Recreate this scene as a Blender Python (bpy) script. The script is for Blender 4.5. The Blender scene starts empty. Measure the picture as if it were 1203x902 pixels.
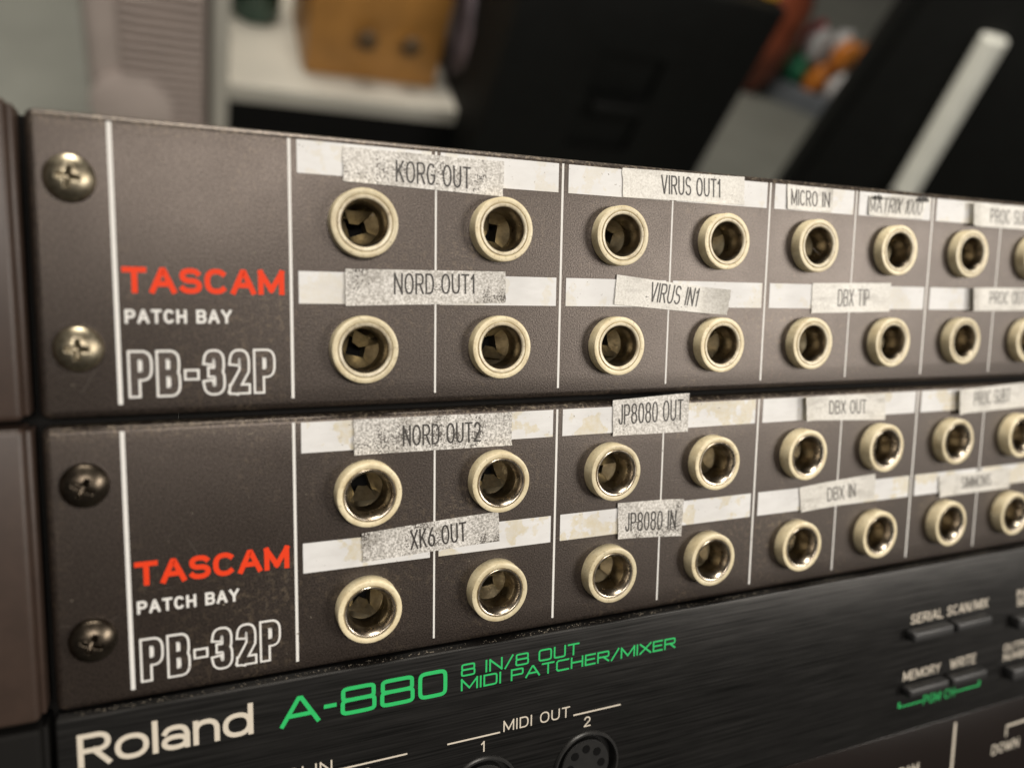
import bpy, bmesh, math, random
from mathutils import Matrix, Vector, noise
random.seed(7)
S = bpy.context.scene
COL = S.collection
MM = 0.001

# ------------------------------------------------------------------ frame of the slanted rack
TILT = math.radians(45)                      # the rack leans back on its stand
RACK = Matrix.Translation((0, 0, 0.85)) @ Matrix.Rotation(-TILT, 4, 'X')   # rack frame: X along, -Y out of the fronts, Z up the fronts

# ------------------------------------------------------------------ camera
cam_data = bpy.data.cameras.new('camera')
cam = bpy.data.objects.new('camera', cam_data)
COL.objects.link(cam)
cam_data.sensor_width = 36
cam_data.sensor_fit = 'HORIZONTAL'
cam_data.lens = 36 * 901.97 / 1203
cam_data.clip_start = 0.005
cam_data.clip_end = 100
CAM = Matrix.Translation((-0.016927, -0.125853, -0.001361)) @ (
    Matrix.Rotation(-0.4117, 4, 'Z') @ Matrix.Rotation(-0.0167, 4, 'Y') @ Matrix.Rotation(1.4524, 4, 'X'))
cam.matrix_world = RACK @ CAM
cam_data.dof.use_dof = True
cam_data.dof.focus_distance = 0.141
cam_data.dof.aperture_fstop = 8.6
S.camera = cam

# ------------------------------------------------------------------ light
world = bpy.data.worlds.new('World')
S.world = world
world.use_nodes = True
bgn = world.node_tree.nodes['Background']
bgn.inputs[0].default_value = (1.0, 0.93, 0.84, 1)
bgn.inputs[1].default_value = 0.06


def lamp(name, direction, dist, size, power, color, target=(0.05, 0, -0.01), size_y=None):
    """A ceiling lamp: an area light, placed along a direction given in the rack frame."""
    l = bpy.data.lights.new(name, 'AREA')
    l.energy = power
    l.color = color
    l.shape = 'RECTANGLE'
    l.size = size
    l.size_y = size_y or size
    o = bpy.data.objects.new(name, l)
    COL.objects.link(o)
    t = RACK @ Vector(target)
    d = (RACK.to_3x3() @ Vector(direction)).normalized()
    o.location = t + d * dist
    o.rotation_euler = (-d).to_track_quat('-Z', 'Y').to_euler()
    return o


lamp('ceiling_lamp_right', (0.68, -0.73, 0.05), 1.5, 0.7, 13, (1.0, 0.935, 0.85), size_y=0.34)
lamp('ceiling_lamp_left', (-0.04, -0.96, 0.25), 1.6, 0.7, 13, (1.0, 0.925, 0.84), size_y=0.16)
# area light added to brighten the far part of the room
l = bpy.data.lights.new('background_fill', 'AREA')
l.energy, l.size, l.color = 58, 0.8, (1.0, 0.93, 0.82)
o = bpy.data.objects.new('background_fill', l)
COL.objects.link(o)
o.location = (0.0, 1.4, 2.5)

S.view_settings.view_transform = 'Standard'
S.view_settings.look = 'None'
S.view_settings.exposure = 0.12
S.view_settings.gamma = 1.0
S.view_settings.use_curve_mapping = False


# ------------------------------------------------------------------ materials
def mat(name, color=(0.5, 0.5, 0.5), rough=0.5, metal=0.0, spec=0.5):
    m = bpy.data.materials.new(name)
    m.use_nodes = True
    b = m.node_tree.nodes['Principled BSDF']
    b.inputs['Base Color'].default_value = (*color, 1)
    b.inputs['Roughness'].default_value = rough
    b.inputs['Metallic'].default_value = metal
    b.inputs['Specular IOR Level'].default_value = spec
    m['b'] = 1
    return m, m.node_tree, b


def N(nt, kind, **kw):
    n = nt.nodes.new(kind)
    for k, v in kw.items():
        if k in n.inputs:
            n.inputs[k].default_value = v
        else:
            setattr(n, k, v)
    return n


def noise_node(nt, scale, detail=2.0, rough=0.5, vec=None, mapping=None):
    if vec is None:
        vec = N(nt, 'ShaderNodeTexCoord').outputs['Object']
    if mapping:
        mp = N(nt, 'ShaderNodeMapping')
        mp.inputs['Scale'].default_value = mapping
        nt.links.new(vec, mp.inputs['Vector'])
        vec = mp.outputs[0]
    n = N(nt, 'ShaderNodeTexNoise', Scale=scale, Detail=detail, Roughness=rough)
    nt.links.new(vec, n.inputs['Vector'])
    return n.outputs['Fac']


def ramp(nt, fac, stops):
    r = N(nt, 'ShaderNodeValToRGB')
    e = r.color_ramp.elements
    while len(e) < len(stops):
        e.new(0.5)
    for el, (p, c) in zip(e, stops):
        el.position = p
        el.color = (*c, 1) if len(c) == 3 else c
    nt.links.new(fac, r.inputs[0])
    return r.outputs['Color']


def mix(nt, fac, a, b, mode='MIX'):
    n = N(nt, 'ShaderNodeMix')
    n.data_type = 'RGBA'
    n.blend_type = mode
    for sock, v in ((n.inputs[0], fac), (n.inputs[6], a), (n.inputs[7], b)):
        if isinstance(v, (int, float)):
            sock.default_value = v
        elif isinstance(v, tuple):
            sock.default_value = (*v, 1)
        else:
            nt.links.new(v, sock)
    return n.outputs[2]


def bump(nt, b, height, strength, dist):
    n = N(nt, 'ShaderNodeBump', Strength=strength, Distance=dist)
    nt.links.new(height, n.inputs['Height'])
    nt.links.new(n.outputs[0], b.inputs['Normal'])


def g(v):
    return (v, v, v)


def make_paint(name, base, dust):
    m, nt, b = mat(name, base, 0.5, 0, 0.62)
    co = N(nt, 'ShaderNodeTexCoord').outputs['Object']
    grain = noise_node(nt, 3600, 1.5, 0.6, co)
    sheen = noise_node(nt, 90, 4, 0.6, co)
    c = mix(nt, 1.0, base, ramp(nt, grain, [(0.36, g(0.5)), (0.64, g(1.65))]), 'MULTIPLY')
    # settled dust: along the top rounded edge and in soft blotches, plus fine yellowish crumbs
    sep = N(nt, 'ShaderNodeSeparateXYZ')
    nt.links.new(co, sep.inputs[0])
    edge = N(nt, 'ShaderNodeMapRange')
    edge.inputs['From Min'].default_value = 0.0200
    edge.inputs['From Max'].default_value = 0.0228
    nt.links.new(sep.outputs['Z'], edge.inputs['Value'])
    crumbs = ramp(nt, noise_node(nt, 1500, 3, 0.7, co), [(0.5, g(0)), (0.66, g(1))])
    e2 = N(nt, 'ShaderNodeMath', operation='MULTIPLY')
    nt.links.new(edge.outputs[0], e2.inputs[0])
    nt.links.new(crumbs, e2.inputs[1])
    e3 = N(nt, 'ShaderNodeMath', operation='MULTIPLY')
    nt.links.new(e2.outputs[0], e3.inputs[0])
    e3.inputs[1].default_value = dust
    c = mix(nt, e3.outputs[0], c, (0.20, 0.165, 0.12))
    blot = ramp(nt, noise_node(nt, 55, 5, 0.65, co), [(0.48, g(0)), (0.70, g(0.6))])
    fine = ramp(nt, noise_node(nt, 900, 2, 0.6, co), [(0.5, g(0)), (0.68, g(1))])
    bl = mix(nt, 1.0, blot, fine, 'MULTIPLY')
    c = mix(nt, bl, c, (0.13, 0.10, 0.066))
    nt.links.new(c, b.inputs['Base Color'])
    r = N(nt, 'ShaderNodeMapRange')
    r.inputs['To Min'].default_value = 0.34
    r.inputs['To Max'].default_value = 0.46
    nt.links.new(sheen, r.inputs['Value'])
    nt.links.new(r.outputs[0], b.inputs['Roughness'])
    sl = N(nt, 'ShaderNodeMapRange')
    sl.inputs['From Min'].default_value = 0.36
    sl.inputs['From Max'].default_value = 0.64
    sl.inputs['To Min'].default_value = 0.65
    sl.inputs['To Max'].default_value = 1.0
    nt.links.new(grain, sl.inputs['Value'])
    nt.links.new(sl.outputs[0], b.inputs['Specular IOR Level'])
    b.inputs['Specular Tint'].default_value = (1.0, 0.87, 0.79, 1)
    bump(nt, b, grain, 0.6, 0.00006)
    return m


M = {}
M['paint'] = make_paint('brown_grey_enamel', (0.0165, 0.0122, 0.0097), 1.0)



def make_print(name, col, dirt=0.25):
    m, nt, b = mat(name, col, 0.55, 0, 0.4)
    n = noise_node(nt, 700, 3, 0.6)
    c = mix(nt, ramp(nt, n, [(0.45, g(0)), (0.8, g(dirt))]), col, tuple(x * 0.5 for x in col))
    nt.links.new(c, b.inputs['Base Color'])
    return m


M['white_print'] = make_print('white_print', (0.78, 0.77, 0.74), 0.12)
M['red_print'] = make_print('red_print', (0.80, 0.050, 0.010), 0.1)
M['red_print'].node_tree.nodes['Principled BSDF'].inputs['Specular IOR Level'].default_value = 0.2
M['green_print'] = make_print('green_print', (0.02, 0.50, 0.13), 0.15)
M['cream_print'] = make_print('cream_print', (0.66, 0.60, 0.50), 0.15)


def make_strip(name, stain):
    m, nt, b = mat(name, (0.8, 0.8, 0.78), 0.5, 0, 0.4)
    oi = N(nt, 'ShaderNodeObjectInfo').outputs['Random']
    off = N(nt, 'ShaderNodeVectorMath', operation='ADD')
    mul = N(nt, 'ShaderNodeMath', operation='MULTIPLY')
    mul.inputs[1].default_value = 3.0
    nt.links.new(oi, mul.inputs[0])
    nt.links.new(N(nt, 'ShaderNodeTexCoord').outputs['Object'], off.inputs[0])
    nt.links.new(mul.outputs[0], off.inputs[1])
    v = off.outputs[0]
    c = mix(nt, ramp(nt, noise_node(nt, 600, 3, 0.6, v, (0.35, 1, 1)), [(0.4, g(0)), (0.75, g(0.5))]), (0.75, 0.75, 0.745), (0.62, 0.615, 0.60))
    # yellowed glue left by older labels, with a hard torn edge
    st = ramp(nt, noise_node(nt, 130, 4, 0.6, v), [(0.53, g(0)), (0.555, g(stain)), (0.8, g(stain))])
    st2 = mix(nt, 1.0, st, ramp(nt, noise_node(nt, 900, 3, 0.6, v), [(0.3, g(0.35)), (0.65, g(1))]), 'MULTIPLY')
    c = mix(nt, st2, c, (0.62, 0.53, 0.31))
    sp = ramp(nt, noise_node(nt, 1600, 2, 0.5, v), [(0.70, g(0)), (0.76, g(0.5))])
    c = mix(nt, sp, c, (0.25, 0.22, 0.18))
    nt.links.new(c, b.inputs['Base Color'])
    return m


M['strip'] = make_strip('white_write_on_strip', 0.28)
M['strip_glue'] = make_strip('white_write_on_strip_with_glue', 0.62)


def make_tape(name, lo, hi, speck):
    m, nt, b = mat(name, (0.6, 0.58, 0.54), 0.42, 0, 0.5)
    v = N(nt, 'ShaderNodeTexCoord').outputs['Object']
    sp = noise_node(nt, 3200, 2, 0.6, v)
    big = noise_node(nt, 150, 3, 0.6, v)
    add = N(nt, 'ShaderNodeMath', operation='ADD')
    sub = N(nt, 'ShaderNodeMath', operation='MULTIPLY')
    sub.inputs[1].default_value = 0.95
    nt.links.new(big, sub.inputs[0])
    nt.links.new(sp, add.inputs[0])
    nt.links.new(sub.outputs[0], add.inputs[1])
    sc6 = N(nt, 'ShaderNodeMath', operation='MULTIPLY')
    sc6.inputs[1].default_value = 0.6
    nt.links.new(add.outputs[0], sc6.inputs[0])
    c = mix(nt, ramp(nt, noise_node(nt, 2600, 2, 0.6, v), [(0.35, g(0)), (0.65, g(1))]), lo, hi)
    c = mix(nt, ramp(nt, sc6.outputs[0], [(speck, g(0)), (speck + 0.035, g(0.9))]), c, (0.055, 0.045, 0.036))
    smear = noise_node(nt, 260, 3, 0.6, v, (0.5, 1, 1.6))
    c = mix(nt, ramp(nt, smear, [(0.52, g(0)), (0.75, g(0.45))]), c, (0.20, 0.18, 0.15))
    nt.links.new(c, b.inputs['Base Color'])
    bump(nt, b, sp, 0.35, 0.00005)
    return m


M['tape'] = make_tape('worn_label_tape', (0.40, 0.38, 0.345), (0.82, 0.80, 0.76), 0.675)
M['tape_dirty'] = make_tape('grimy_label_tape', (0.32, 0.305, 0.28), (0.84, 0.82, 0.78), 0.65)
M['tape_clean'] = make_tape('pale_label_tape', (0.60, 0.58, 0.53), (0.78, 0.765, 0.715), 0.73)


def make_ink(name, col):
    m, nt, b = mat(name, col, 0.5)
    n = noise_node(nt, 1900, 2, 0.6)
    c = mix(nt, ramp(nt, n, [(0.60, g(0)), (0.75, g(0.5))]), col, (0.36, 0.34, 0.31))
    nt.links.new(c, b.inputs['Base Color'])
    return m


M['ink'] = make_ink('black_ink', (0.03, 0.026, 0.022))
M['ink_faded'] = make_ink('faded_ink', (0.07, 0.06, 0.052))
M['black_print'] = mat('adhesive_residue', (0.02, 0.017, 0.013), 0.6)[0]


def make_plastic(name, col, dark, amt, rough=0.38):
    m, nt, b = mat(name, col, rough, 0, 0.5)
    rnd = N(nt, 'ShaderNodeObjectInfo').outputs['Random']
    off = N(nt, 'ShaderNodeVectorMath', operation='ADD')
    nt.links.new(N(nt, 'ShaderNodeTexCoord').outputs['Object'], off.inputs[0])
    nt.links.new(rnd, off.inputs[1])
    v = off.outputs[0]
    tone = ramp(nt, rnd, [(0.0, g(0.80)), (1.0, g(1.06))])
    c = mix(nt, ramp(nt, noise_node(nt, 420, 4, 0.65, v), [(0.42, g(0)), (0.75, g(amt))]), col, dark)
    c = mix(nt, ramp(nt, noise_node(nt, 2200, 2, 0.6, v), [(0.60, g(0)), (0.73, g(amt))]), c, tuple(x * 0.4 for x in dark))
    c = mix(nt, ramp(nt, noise_node(nt, 190, 3, 0.6, v), [(0.55, g(0)), (0.72, g(amt * 0.6))]), c, tuple(x * 0.6 for x in dark))
    c = mix(nt, 1.0, c, tone, 'MULTIPLY')
    nt.links.new(c, b.inputs['Base Color'])
    bump(nt, b, noise_node(nt, 1500, 2, 0.5, v), 0.16, 0.00008)
    return m


M['cream'] = make_plastic('yellowed_cream_plastic', (0.82, 0.725, 0.495), (0.55, 0.43, 0.23), 0.65)
M['cream_inner'] = make_plastic('stained_cream_plastic', (0.76, 0.685, 0.51), (0.36, 0.27, 0.15), 0.8, 0.30)


def make_metal(name, col, dark, rough, amt=0.6):
    m, nt, b = mat(name, col, rough, 1.0)
    v = N(nt, 'ShaderNodeTexCoord').outputs['Object']
    c = mix(nt, ramp(nt, noise_node(nt, 650, 4, 0.65, v), [(0.42, g(0)), (0.7, g(amt))]), col, dark)
    nt.links.new(c, b.inputs['Base Color'])
    r = N(nt, 'ShaderNodeMapRange')
    r.inputs['To Min'].default_value = rough * 0.7
    r.inputs['To Max'].default_value = rough * 1.5
    nt.links.new(noise_node(nt, 900, 3, 0.6, v), r.inputs['Value'])
    nt.links.new(r.outputs[0], b.inputs['Roughness'])
    return m


M['nickel'] = make_metal('aged_nickel', (0.60, 0.54, 0.45), (0.22, 0.16, 0.10), 0.26, 0.75)
M['bore'] = make_metal('tarnished_bore', (0.34, 0.29, 0.22), (0.12, 0.09, 0.06), 0.28)
M['brass'] = make_metal('dull_brass', (0.38, 0.33, 0.225), (0.12, 0.095, 0.06), 0.36)
M['screw_bright'] = make_metal('brassy_nickel_screw', (0.42, 0.37, 0.27), (0.12, 0.095, 0.06), 0.32, 0.85)
M['screw_dark'] = make_metal('blackened_screw', (0.11, 0.09, 0.068), (0.03, 0.024, 0.018), 0.30, 0.8)
M['void'] = mat('black_void', (0.004, 0.004, 0.004), 0.8, 0, 0.1)[0]
M['black_steel'] = mat('black_steel', (0.006, 0.0055, 0.005), 0.75, 0, 0.15)[0]


def make_brushed():
    m, nt, b = mat('black_brushed_aluminium', (0.030, 0.030, 0.029), 0.38, 0.85, 0.4)
    v = N(nt, 'ShaderNodeTexCoord').outputs['Object']
    br = noise_node(nt, 1.0, 3, 0.6, v, (38, 38, 2600))
    br2 = noise_node(nt, 1.0, 4, 0.6, v, (90, 90, 700))
    mm = mix(nt, 0.25, br, br2)
    c = ramp(nt, mm, [(0.34, (0.022, 0.022, 0.0215)), (0.68, (0.072, 0.070, 0.068))])
    nt.links.new(c, b.inputs['Base Color'])
    r = N(nt, 'ShaderNodeMapRange')
    r.inputs['To Min'].default_value = 0.29
    r.inputs['To Max'].default_value = 0.44
    nt.links.new(mm, r.inputs['Value'])
    nt.links.new(r.outputs[0], b.inputs['Roughness'])
    b.inputs['Anisotropic'].default_value = 0.5
    bump(nt, b, mm, 0.14, 0.00004)
    # dust lying on the upward edge
    return m


M['brushed'] = make_brushed()
M['black_plastic'] = make_plastic('black_plastic', (0.014, 0.014, 0.014), (0.03, 0.028, 0.025), 0.4, 0.42)
M['button'] = make_plastic('charcoal_button', (0.020, 0.020, 0.0205), (0.03, 0.029, 0.028), 0.4, 0.45)
M['smoked'] = mat('smoked_window', (0.010, 0.007, 0.006), 0.22, 0, 0.4)[0]
M['scuff'] = mat('rubbed_enamel', (0.075, 0.062, 0.05), 0.5)[0]
M['dust'] = mat('grey_dust', (0.20, 0.175, 0.14), 0.9, 0, 0.1)[0]


def bgmat(name, col, rough=0.6, var=0.25, scale=25, metal=0.0):
    m, nt, b = mat(name, col, rough, metal)
    c = mix(nt, ramp(nt, noise_node(nt, scale, 4, 0.6), [(0.35, g(0)), (0.7, g(1))]), tuple(x * (1 - var) for x in col), tuple(min(1, x * (1 + var)) for x in col))
    nt.links.new(c, b.inputs['Base Color'])
    return m


M['neighbour'] = bgmat('brown_enamel', (0.042, 0.026, 0.019), 0.42, 0.12, 300)


# ------------------------------------------------------------------ mesh helpers
def new_obj(name, me, m, parent=None, loc=None):
    o = bpy.data.objects.new(name, me)
    COL.objects.link(o)
    if m is not None and not me.materials:
        me.materials.append(m)
    if parent is not None:
        o.parent = parent
    if loc is not None:
        o.location = loc
    return o


def smooth(me, ang=35):
    me.shade_smooth()
    me.set_sharp_from_angle(angle=math.radians(ang))


def bm_mesh(bm, name, ang=35):
    bmesh.ops.recalc_face_normals(bm, faces=bm.faces)
    me = bpy.data.meshes.new(name)
    bm.to_mesh(me)
    bm.free()
    smooth(me, ang)
    return me


def box_bm(x0, x1, y0, y1, z0, z1, bevel=0.0, seg=3, bm=None):
    bm = bm or bmesh.new()
    r = bmesh.ops.create_cube(bm, size=1.0)
    vs = r['verts']
    for v in vs:
        v.co = ((x0 + x1) / 2 + v.co.x * (x1 - x0), (y0 + y1) / 2 + v.co.y * (y1 - y0), (z0 + z1) / 2 + v.co.z * (z1 - z0))
    if bevel:
        es = list({e for v in vs for e in v.link_edges})
        bmesh.ops.bevel(bm, geom=es, offset=bevel, segments=seg, affect='EDGES', profile=0.5)
    return bm


def box(name, m, parent, x0, x1, y0, y1, z0, z1, bevel=0.0, seg=3):
    return new_obj(name, bm_mesh(box_bm(x0, x1, y0, y1, z0, z1, bevel, seg), name), m, parent)


def lathe_bm(profile, seg=48, bm=None, axis='Y', close=False):
    """profile: list of (radius, axial)."""
    bm = bm or bmesh.new()
    rings = []
    for r, a in profile:
        ring = []
        for i in range(seg):
            t = 2 * math.pi * i / seg
            if axis == 'Y':
                ring.append(bm.verts.new((r * math.cos(t), a, r * math.sin(t))))
            else:
                ring.append(bm.verts.new((r * math.cos(t), r * math.sin(t), a)))
        rings.append(ring)
    for A, B in zip(rings, rings[1:]):
        for i in range(seg):
            bm.faces.new((A[i], A[(i + 1) % seg], B[(i + 1) % seg], B[i]))
    if close:
        bm.faces.new(rings[-1])
        bm.faces.new(rings[0][::-1])
    return bm


def cut(me, cutters):
    """boolean difference, evaluated once into plain mesh data"""
    a = bpy.data.objects.new('cut_a', me)
    c = bpy.data.objects.new('cut_b', cutters)
    COL.objects.link(a)
    COL.objects.link(c)
    md = a.modifiers.new('b', 'BOOLEAN')
    md.object = c
    md.operation = 'DIFFERENCE'
    md.solver = 'EXACT'
    dg = bpy.context.evaluated_depsgraph_get()
    out = bpy.data.meshes.new_from_object(a.evaluated_get(dg), depsgraph=dg)
    bpy.data.objects.remove(a)
    bpy.data.objects.remove(c)
    out.materials.clear()
    smooth(out, 28)
    return out


def thing(name, label, cat, matrix, group=None):
    o = bpy.data.objects.new(name, None)
    COL.objects.link(o)
    o.empty_display_size = 0.02
    o.matrix_world = matrix
    o['label'] = label
    o['category'] = cat
    if group:
        o['group'] = group
    return o


def tag(o, label, cat, group=None):
    o['label'] = label
    o['category'] = cat
    if group:
        o['group'] = group
    return o


# ------------------------------------------------------------------ lettering: a small stroke alphabet
def arc(cx, cy, rx, ry, a0, a1, n=2.0, k=None):
    k = k or max(6, int(abs(a1 - a0) / 12))
    out = []
    for i in range(k + 1):
        t = math.radians(a0 + (a1 - a0) * i / k)
        c, s = math.cos(t), math.sin(t)
        out.append((cx + rx * math.copysign(abs(c) ** (2 / n), c), cy + ry * math.copysign(abs(s) ** (2 / n), s)))
    return out


def glyph(ch, n):
    """-> (width factor, [(points, closed)])"""
    A = lambda *a: arc(*a, n=n)
    sq = n > 3.5
    full = lambda cx, cy, rx, ry: arc(cx, cy, rx, ry, 0, 352, n=n, k=44)
    G = {
        'A': (1.05, [([(0, 0), (0.46, 1), (0.54, 1), (1, 0)], 0), ([(0.17, 0.33), (0.83, 0.33)], 0)]),
        'B': (0.9, [([(0, 0), (0, 1)], 0), ([(0, 1), (0.6, 1)] + A(0.6, 0.76, 0.36, 0.24, 80, -80) + [(0.6, 0.52), (0, 0.52)], 0),
                    ([(0.1, 0.52), (0.6, 0.52)] + A(0.6, 0.26, 0.4, 0.26, 80, -80) + [(0.6, 0), (0, 0)], 0)]),
        'C': (0.95, [([(1, 1), (0.12, 1), (0, 0.86), (0, 0.14), (0.12, 0), (1, 0)] if sq else A(0.5, 0.5, 0.5, 0.5, 48, 312), 0)]),
        'D': (0.95, [([(0, 0), (0, 1), (0.5, 1)] + A(0.5, 0.5, 0.5, 0.5, 84, -84) + [(0.5, 0)], 1)]),
        'E': (0.8, [([(1, 1), (0, 1), (0, 0), (1, 0)], 0), ([(0, 0.52), (0.92, 0.52)], 0)]),
        'F': (0.78, [([(1, 1), (0, 1), (0, 0)], 0), ([(0, 0.5), (0.85, 0.5)], 0)]),
        'G': (0.98, [(A(0.5, 0.5, 0.5, 0.5, 48, 325) + [(1, 0.46), (0.58, 0.46)], 0)]),
        'H': (0.92, [([(0, 0), (0, 1)], 0), ([(1, 0), (1, 1)], 0), ([(0, 0.52), (1, 0.52)], 0)]),
        'I': (0.0, [([(0, 0), (0, 1)], 0)]),
        'J': (0.6, [([(1, 1), (1, 0.28)] + A(0.5, 0.28, 0.5, 0.28, -8, -172), 0)]),
        'K': (0.9, [([(0, 0), (0, 1)], 0), ([(0.95, 1), (0, 0.36)], 0), ([(0.33, 0.58), (1, 0)], 0)]),
        'L': (0.75, [([(0, 1), (0, 0), (1, 0)], 0)]),
        'M': (1.15, [([(0, 0), (0, 1), (0.5, 0.12), (1, 1), (1, 0)], 0)]),
        'N': (0.95, [([(0, 0), (0, 1), (1, 0), (1, 1)], 0)]),
        'O': (1.02, [(full(0.5, 0.5, 0.5, 0.5), 1)]),
        'P': (0.88, [([(0, 0), (0, 1)], 0), ([(0, 1), (0.58, 1)] + A(0.58, 0.73, 0.42, 0.27, 80, -80) + [(0.58, 0.46), (0, 0.46)], 0)]),
        'R': (0.92, [([(0, 0), (0, 1)], 0), ([(0, 1), (0.58, 1)] + A(0.58, 0.74, 0.42, 0.26, 80, -80) + [(0.58, 0.48), (0, 0.48)], 0),
                     ([(0.5, 0.48), (1, 0)], 0)]),
        'S': (0.88, [(A(0.5, 0.755, 0.46, 0.245, 28, 262) + A(0.5, 0.255, 0.5, 0.255, 82, -152), 0)]),
        'T': (0.9, [([(0, 1), (1, 1)], 0), ([(0.5, 1), (0.5, 0)], 0)]),
        'U': (0.92, [([(0, 1), (0, 0.36)] + A(0.5, 0.36, 0.5, 0.36, 186, 354) + [(1, 0.36), (1, 1)], 0)]),
        'V': (0.98, [([(0, 1), (0.47, 0), (0.53, 0), (1, 1)], 0)]),
        'W': (1.4, [([(0, 1), (0.24, 0), (0.28, 0), (0.5, 0.9), (0.72, 0), (0.76, 0), (1, 1)], 0)]),
        'X': (0.95, [([(0, 0), (1, 1)], 0), ([(0, 1), (1, 0)], 0)]),
        'Y': (0.98, [([(0, 1), (0.5, 0.45), (1, 1)], 0), ([(0.5, 0.45), (0.5, 0)], 0)]),
        '0': (0.86, [(full(0.5, 0.5, 0.5, 0.5), 1)]),
        '1': (0.3, [([(0, 0.78), (0.7, 0.92), (1, 1), (1, 0)], 0)]),
        '2': (0.82, [(A(0.5, 0.7, 0.46, 0.3, 165, -25) + [(0.06, 0.06), (0, 0), (1, 0)], 0)]),
        '3': (0.84, [(A(0.5, 0.755, 0.46, 0.245, 165, -78) + [(0.42, 0.51)], 0), ([(0.42, 0.51)] + A(0.5, 0.255, 0.5, 0.255, 78, -165), 0)]),
        '6': (0.86, [(full(0.5, 0.3, 0.5, 0.3), 1), ([(0.72, 1), (0.3, 0.72), (0.06, 0.42)], 0)]),
        '8': (0.88, [(full(0.5, 0.765, 0.45, 0.235), 1), (full(0.5, 0.265, 0.5, 0.265), 1)]),
        '-': (0.26, [([(0, 0.45), (1, 0.45)], 0)]),
        '/': (0.6, [([(0, -0.05), (1, 1.05)], 0)]),
        ' ': (0.35, []),
        'o': (0.98, [(full(0.5, 0.36, 0.5, 0.36), 1)]),
        'l': (0.0, [([(0, 0), (0, 1)], 0)]),
        'a': (0.82, [([(0.04, 0.56)] + A(0.5, 0.5, 0.46, 0.22, 150, 10) + [(1, 0.45), (1, 0)], 0), (full(0.48, 0.19, 0.48, 0.19), 1)]),
        'n': (0.78, [([(0, 0), (0, 0.72)], 0), ([(0, 0.4)] + A(0.5, 0.4, 0.5, 0.32, 172, 8) + [(1, 0.4), (1, 0)], 0)]),
        'd': (0.96, [(full(0.48, 0.36, 0.48, 0.36), 1), ([(1, 0), (1, 1)], 0)]),
    }
    if sq and ch == '8':
        G['8'] = (1.0, [(full(0.5, 0.765, 0.48, 0.235), 1), (full(0.5, 0.265, 0.5, 0.265), 1)])
    return G[ch]


def ribbon(pts, closed, w, ext, verts, faces, lay):
    P = [Vector(p) for p in pts]
    if not closed:
        # a hairpin corner (N, M, V, X ...) is two bars laid over each other
        for i in range(1, len(P) - 1):
            a, b = P[i] - P[i - 1], P[i + 1] - P[i]
            if a.length > 1e-9 and b.length > 1e-9 and a.angle(b) > math.radians(105):
                ribbon(pts[:i + 1], 0, w, ext, verts, faces, lay)
                ribbon(pts[i:], 0, w, ext, verts, faces, lay + 0.0021)
                return
    Q = [P[0]]
    for p in P[1:]:
        if (p - Q[-1]).length > w * 0.02:
            Q.append(p)
    if closed and (Q[-1] - Q[0]).length < w * 0.02:
        Q.pop()
    P = Q
    if len(P) < 2:
        return
    if not closed:
        P[0] = P[0] + (P[0] - P[1]).normalized() * ext
        P[-1] = P[-1] + (P[-1] - P[-2]).normalized() * ext
    n = len(P)
    base = len(verts)
    for i in range(n):
        a = P[(i - 1) % n] if (closed or i > 0) else None
        c = P[(i + 1) % n] if (closed or i < n - 1) else None
        d1 = (P[i] - a).normalized() if a is not None else None
        d2 = (c - P[i]).normalized() if c is not None else None
        if d1 is None:
            d1 = d2
        if d2 is None:
            d2 = d1
        t = d1 + d2
        t = t.normalized() if t.length > 1e-6 else d2
        nrm = Vector((-t.y, t.x))
        k = nrm.dot(Vector((-d1.y, d1.x)))
        k = min(1 / max(k, 0.1), 1.45)
        for s in (1, -1):
            q = P[i] + nrm * (s * w / 2 * k)
            verts.append((q.x, q.y, lay))
    m = n if closed else n - 1
    for i in range(m):
        j = (i + 1) % n
        faces.append((base + 2 * i, base + 2 * i + 1, base + 2 * j + 1, base + 2 * j))


def text_geom(txt, x0, x1, z0, z1, sw, n=2.0, gap=0.28, w=None, ext=None, slant=0.0, lay0=0.0):
    """strokes of a word inside the rectangle; w/ext: ribbon width and end extension (defaults: sw, sw/2)"""
    w = sw if w is None else w
    ext = sw / 2 if ext is None else ext
    gl = [glyph(c, n) for c in txt]
    cnt = len(txt)
    s = ((x1 - x0) - cnt * sw) / (sum(k[0] for k in gl) + gap * (cnt - 1))
    verts, faces = [], []
    x = x0
    h = (z1 - z0) - sw
    lay = lay0
    for wf, strokes in gl:
        for pts, closed in strokes:
            pp = [(x + sw / 2 + px * wf * s + slant * py * h, z0 + sw / 2 + py * h) for px, py in pts]
            ribbon(pp, closed, w, ext, verts, faces, lay)
            lay += 0.004
        lay = lay0 + ((lay - lay0) % 0.016)
        x += wf * s + sw + gap * s
    return verts, faces


def flat_mesh(name, verts, faces, height, fn=None):
    """verts (x, z, layer) in mm -> a sheet lying `height` mm in front of the plane y = 0"""
    me = bpy.data.meshes.new(name)
    if fn is None:
        co = [(x * MM, -(height + l) * MM, z * MM) for x, z, l in verts]
    else:
        co = [fn(x, z, height + l) for x, z, l in verts]
    me.from_pydata(co, [], faces)
    me.update()
    bm = bmesh.new()
    bm.from_mesh(me)
    for f in bm.faces:
        f.normal_update()
        if f.normal.y > 0:
            f.normal_flip()
    bm.to_mesh(me)
    bm.free()
    return me


def words(name, m, parent, txt, x0, x1, z0, z1, sw, height, **kw):
    v, f = text_geom(txt, x0, x1, z0, z1, sw, **kw)
    return new_obj(name, flat_mesh(name, v, f, height), m, parent)


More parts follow.
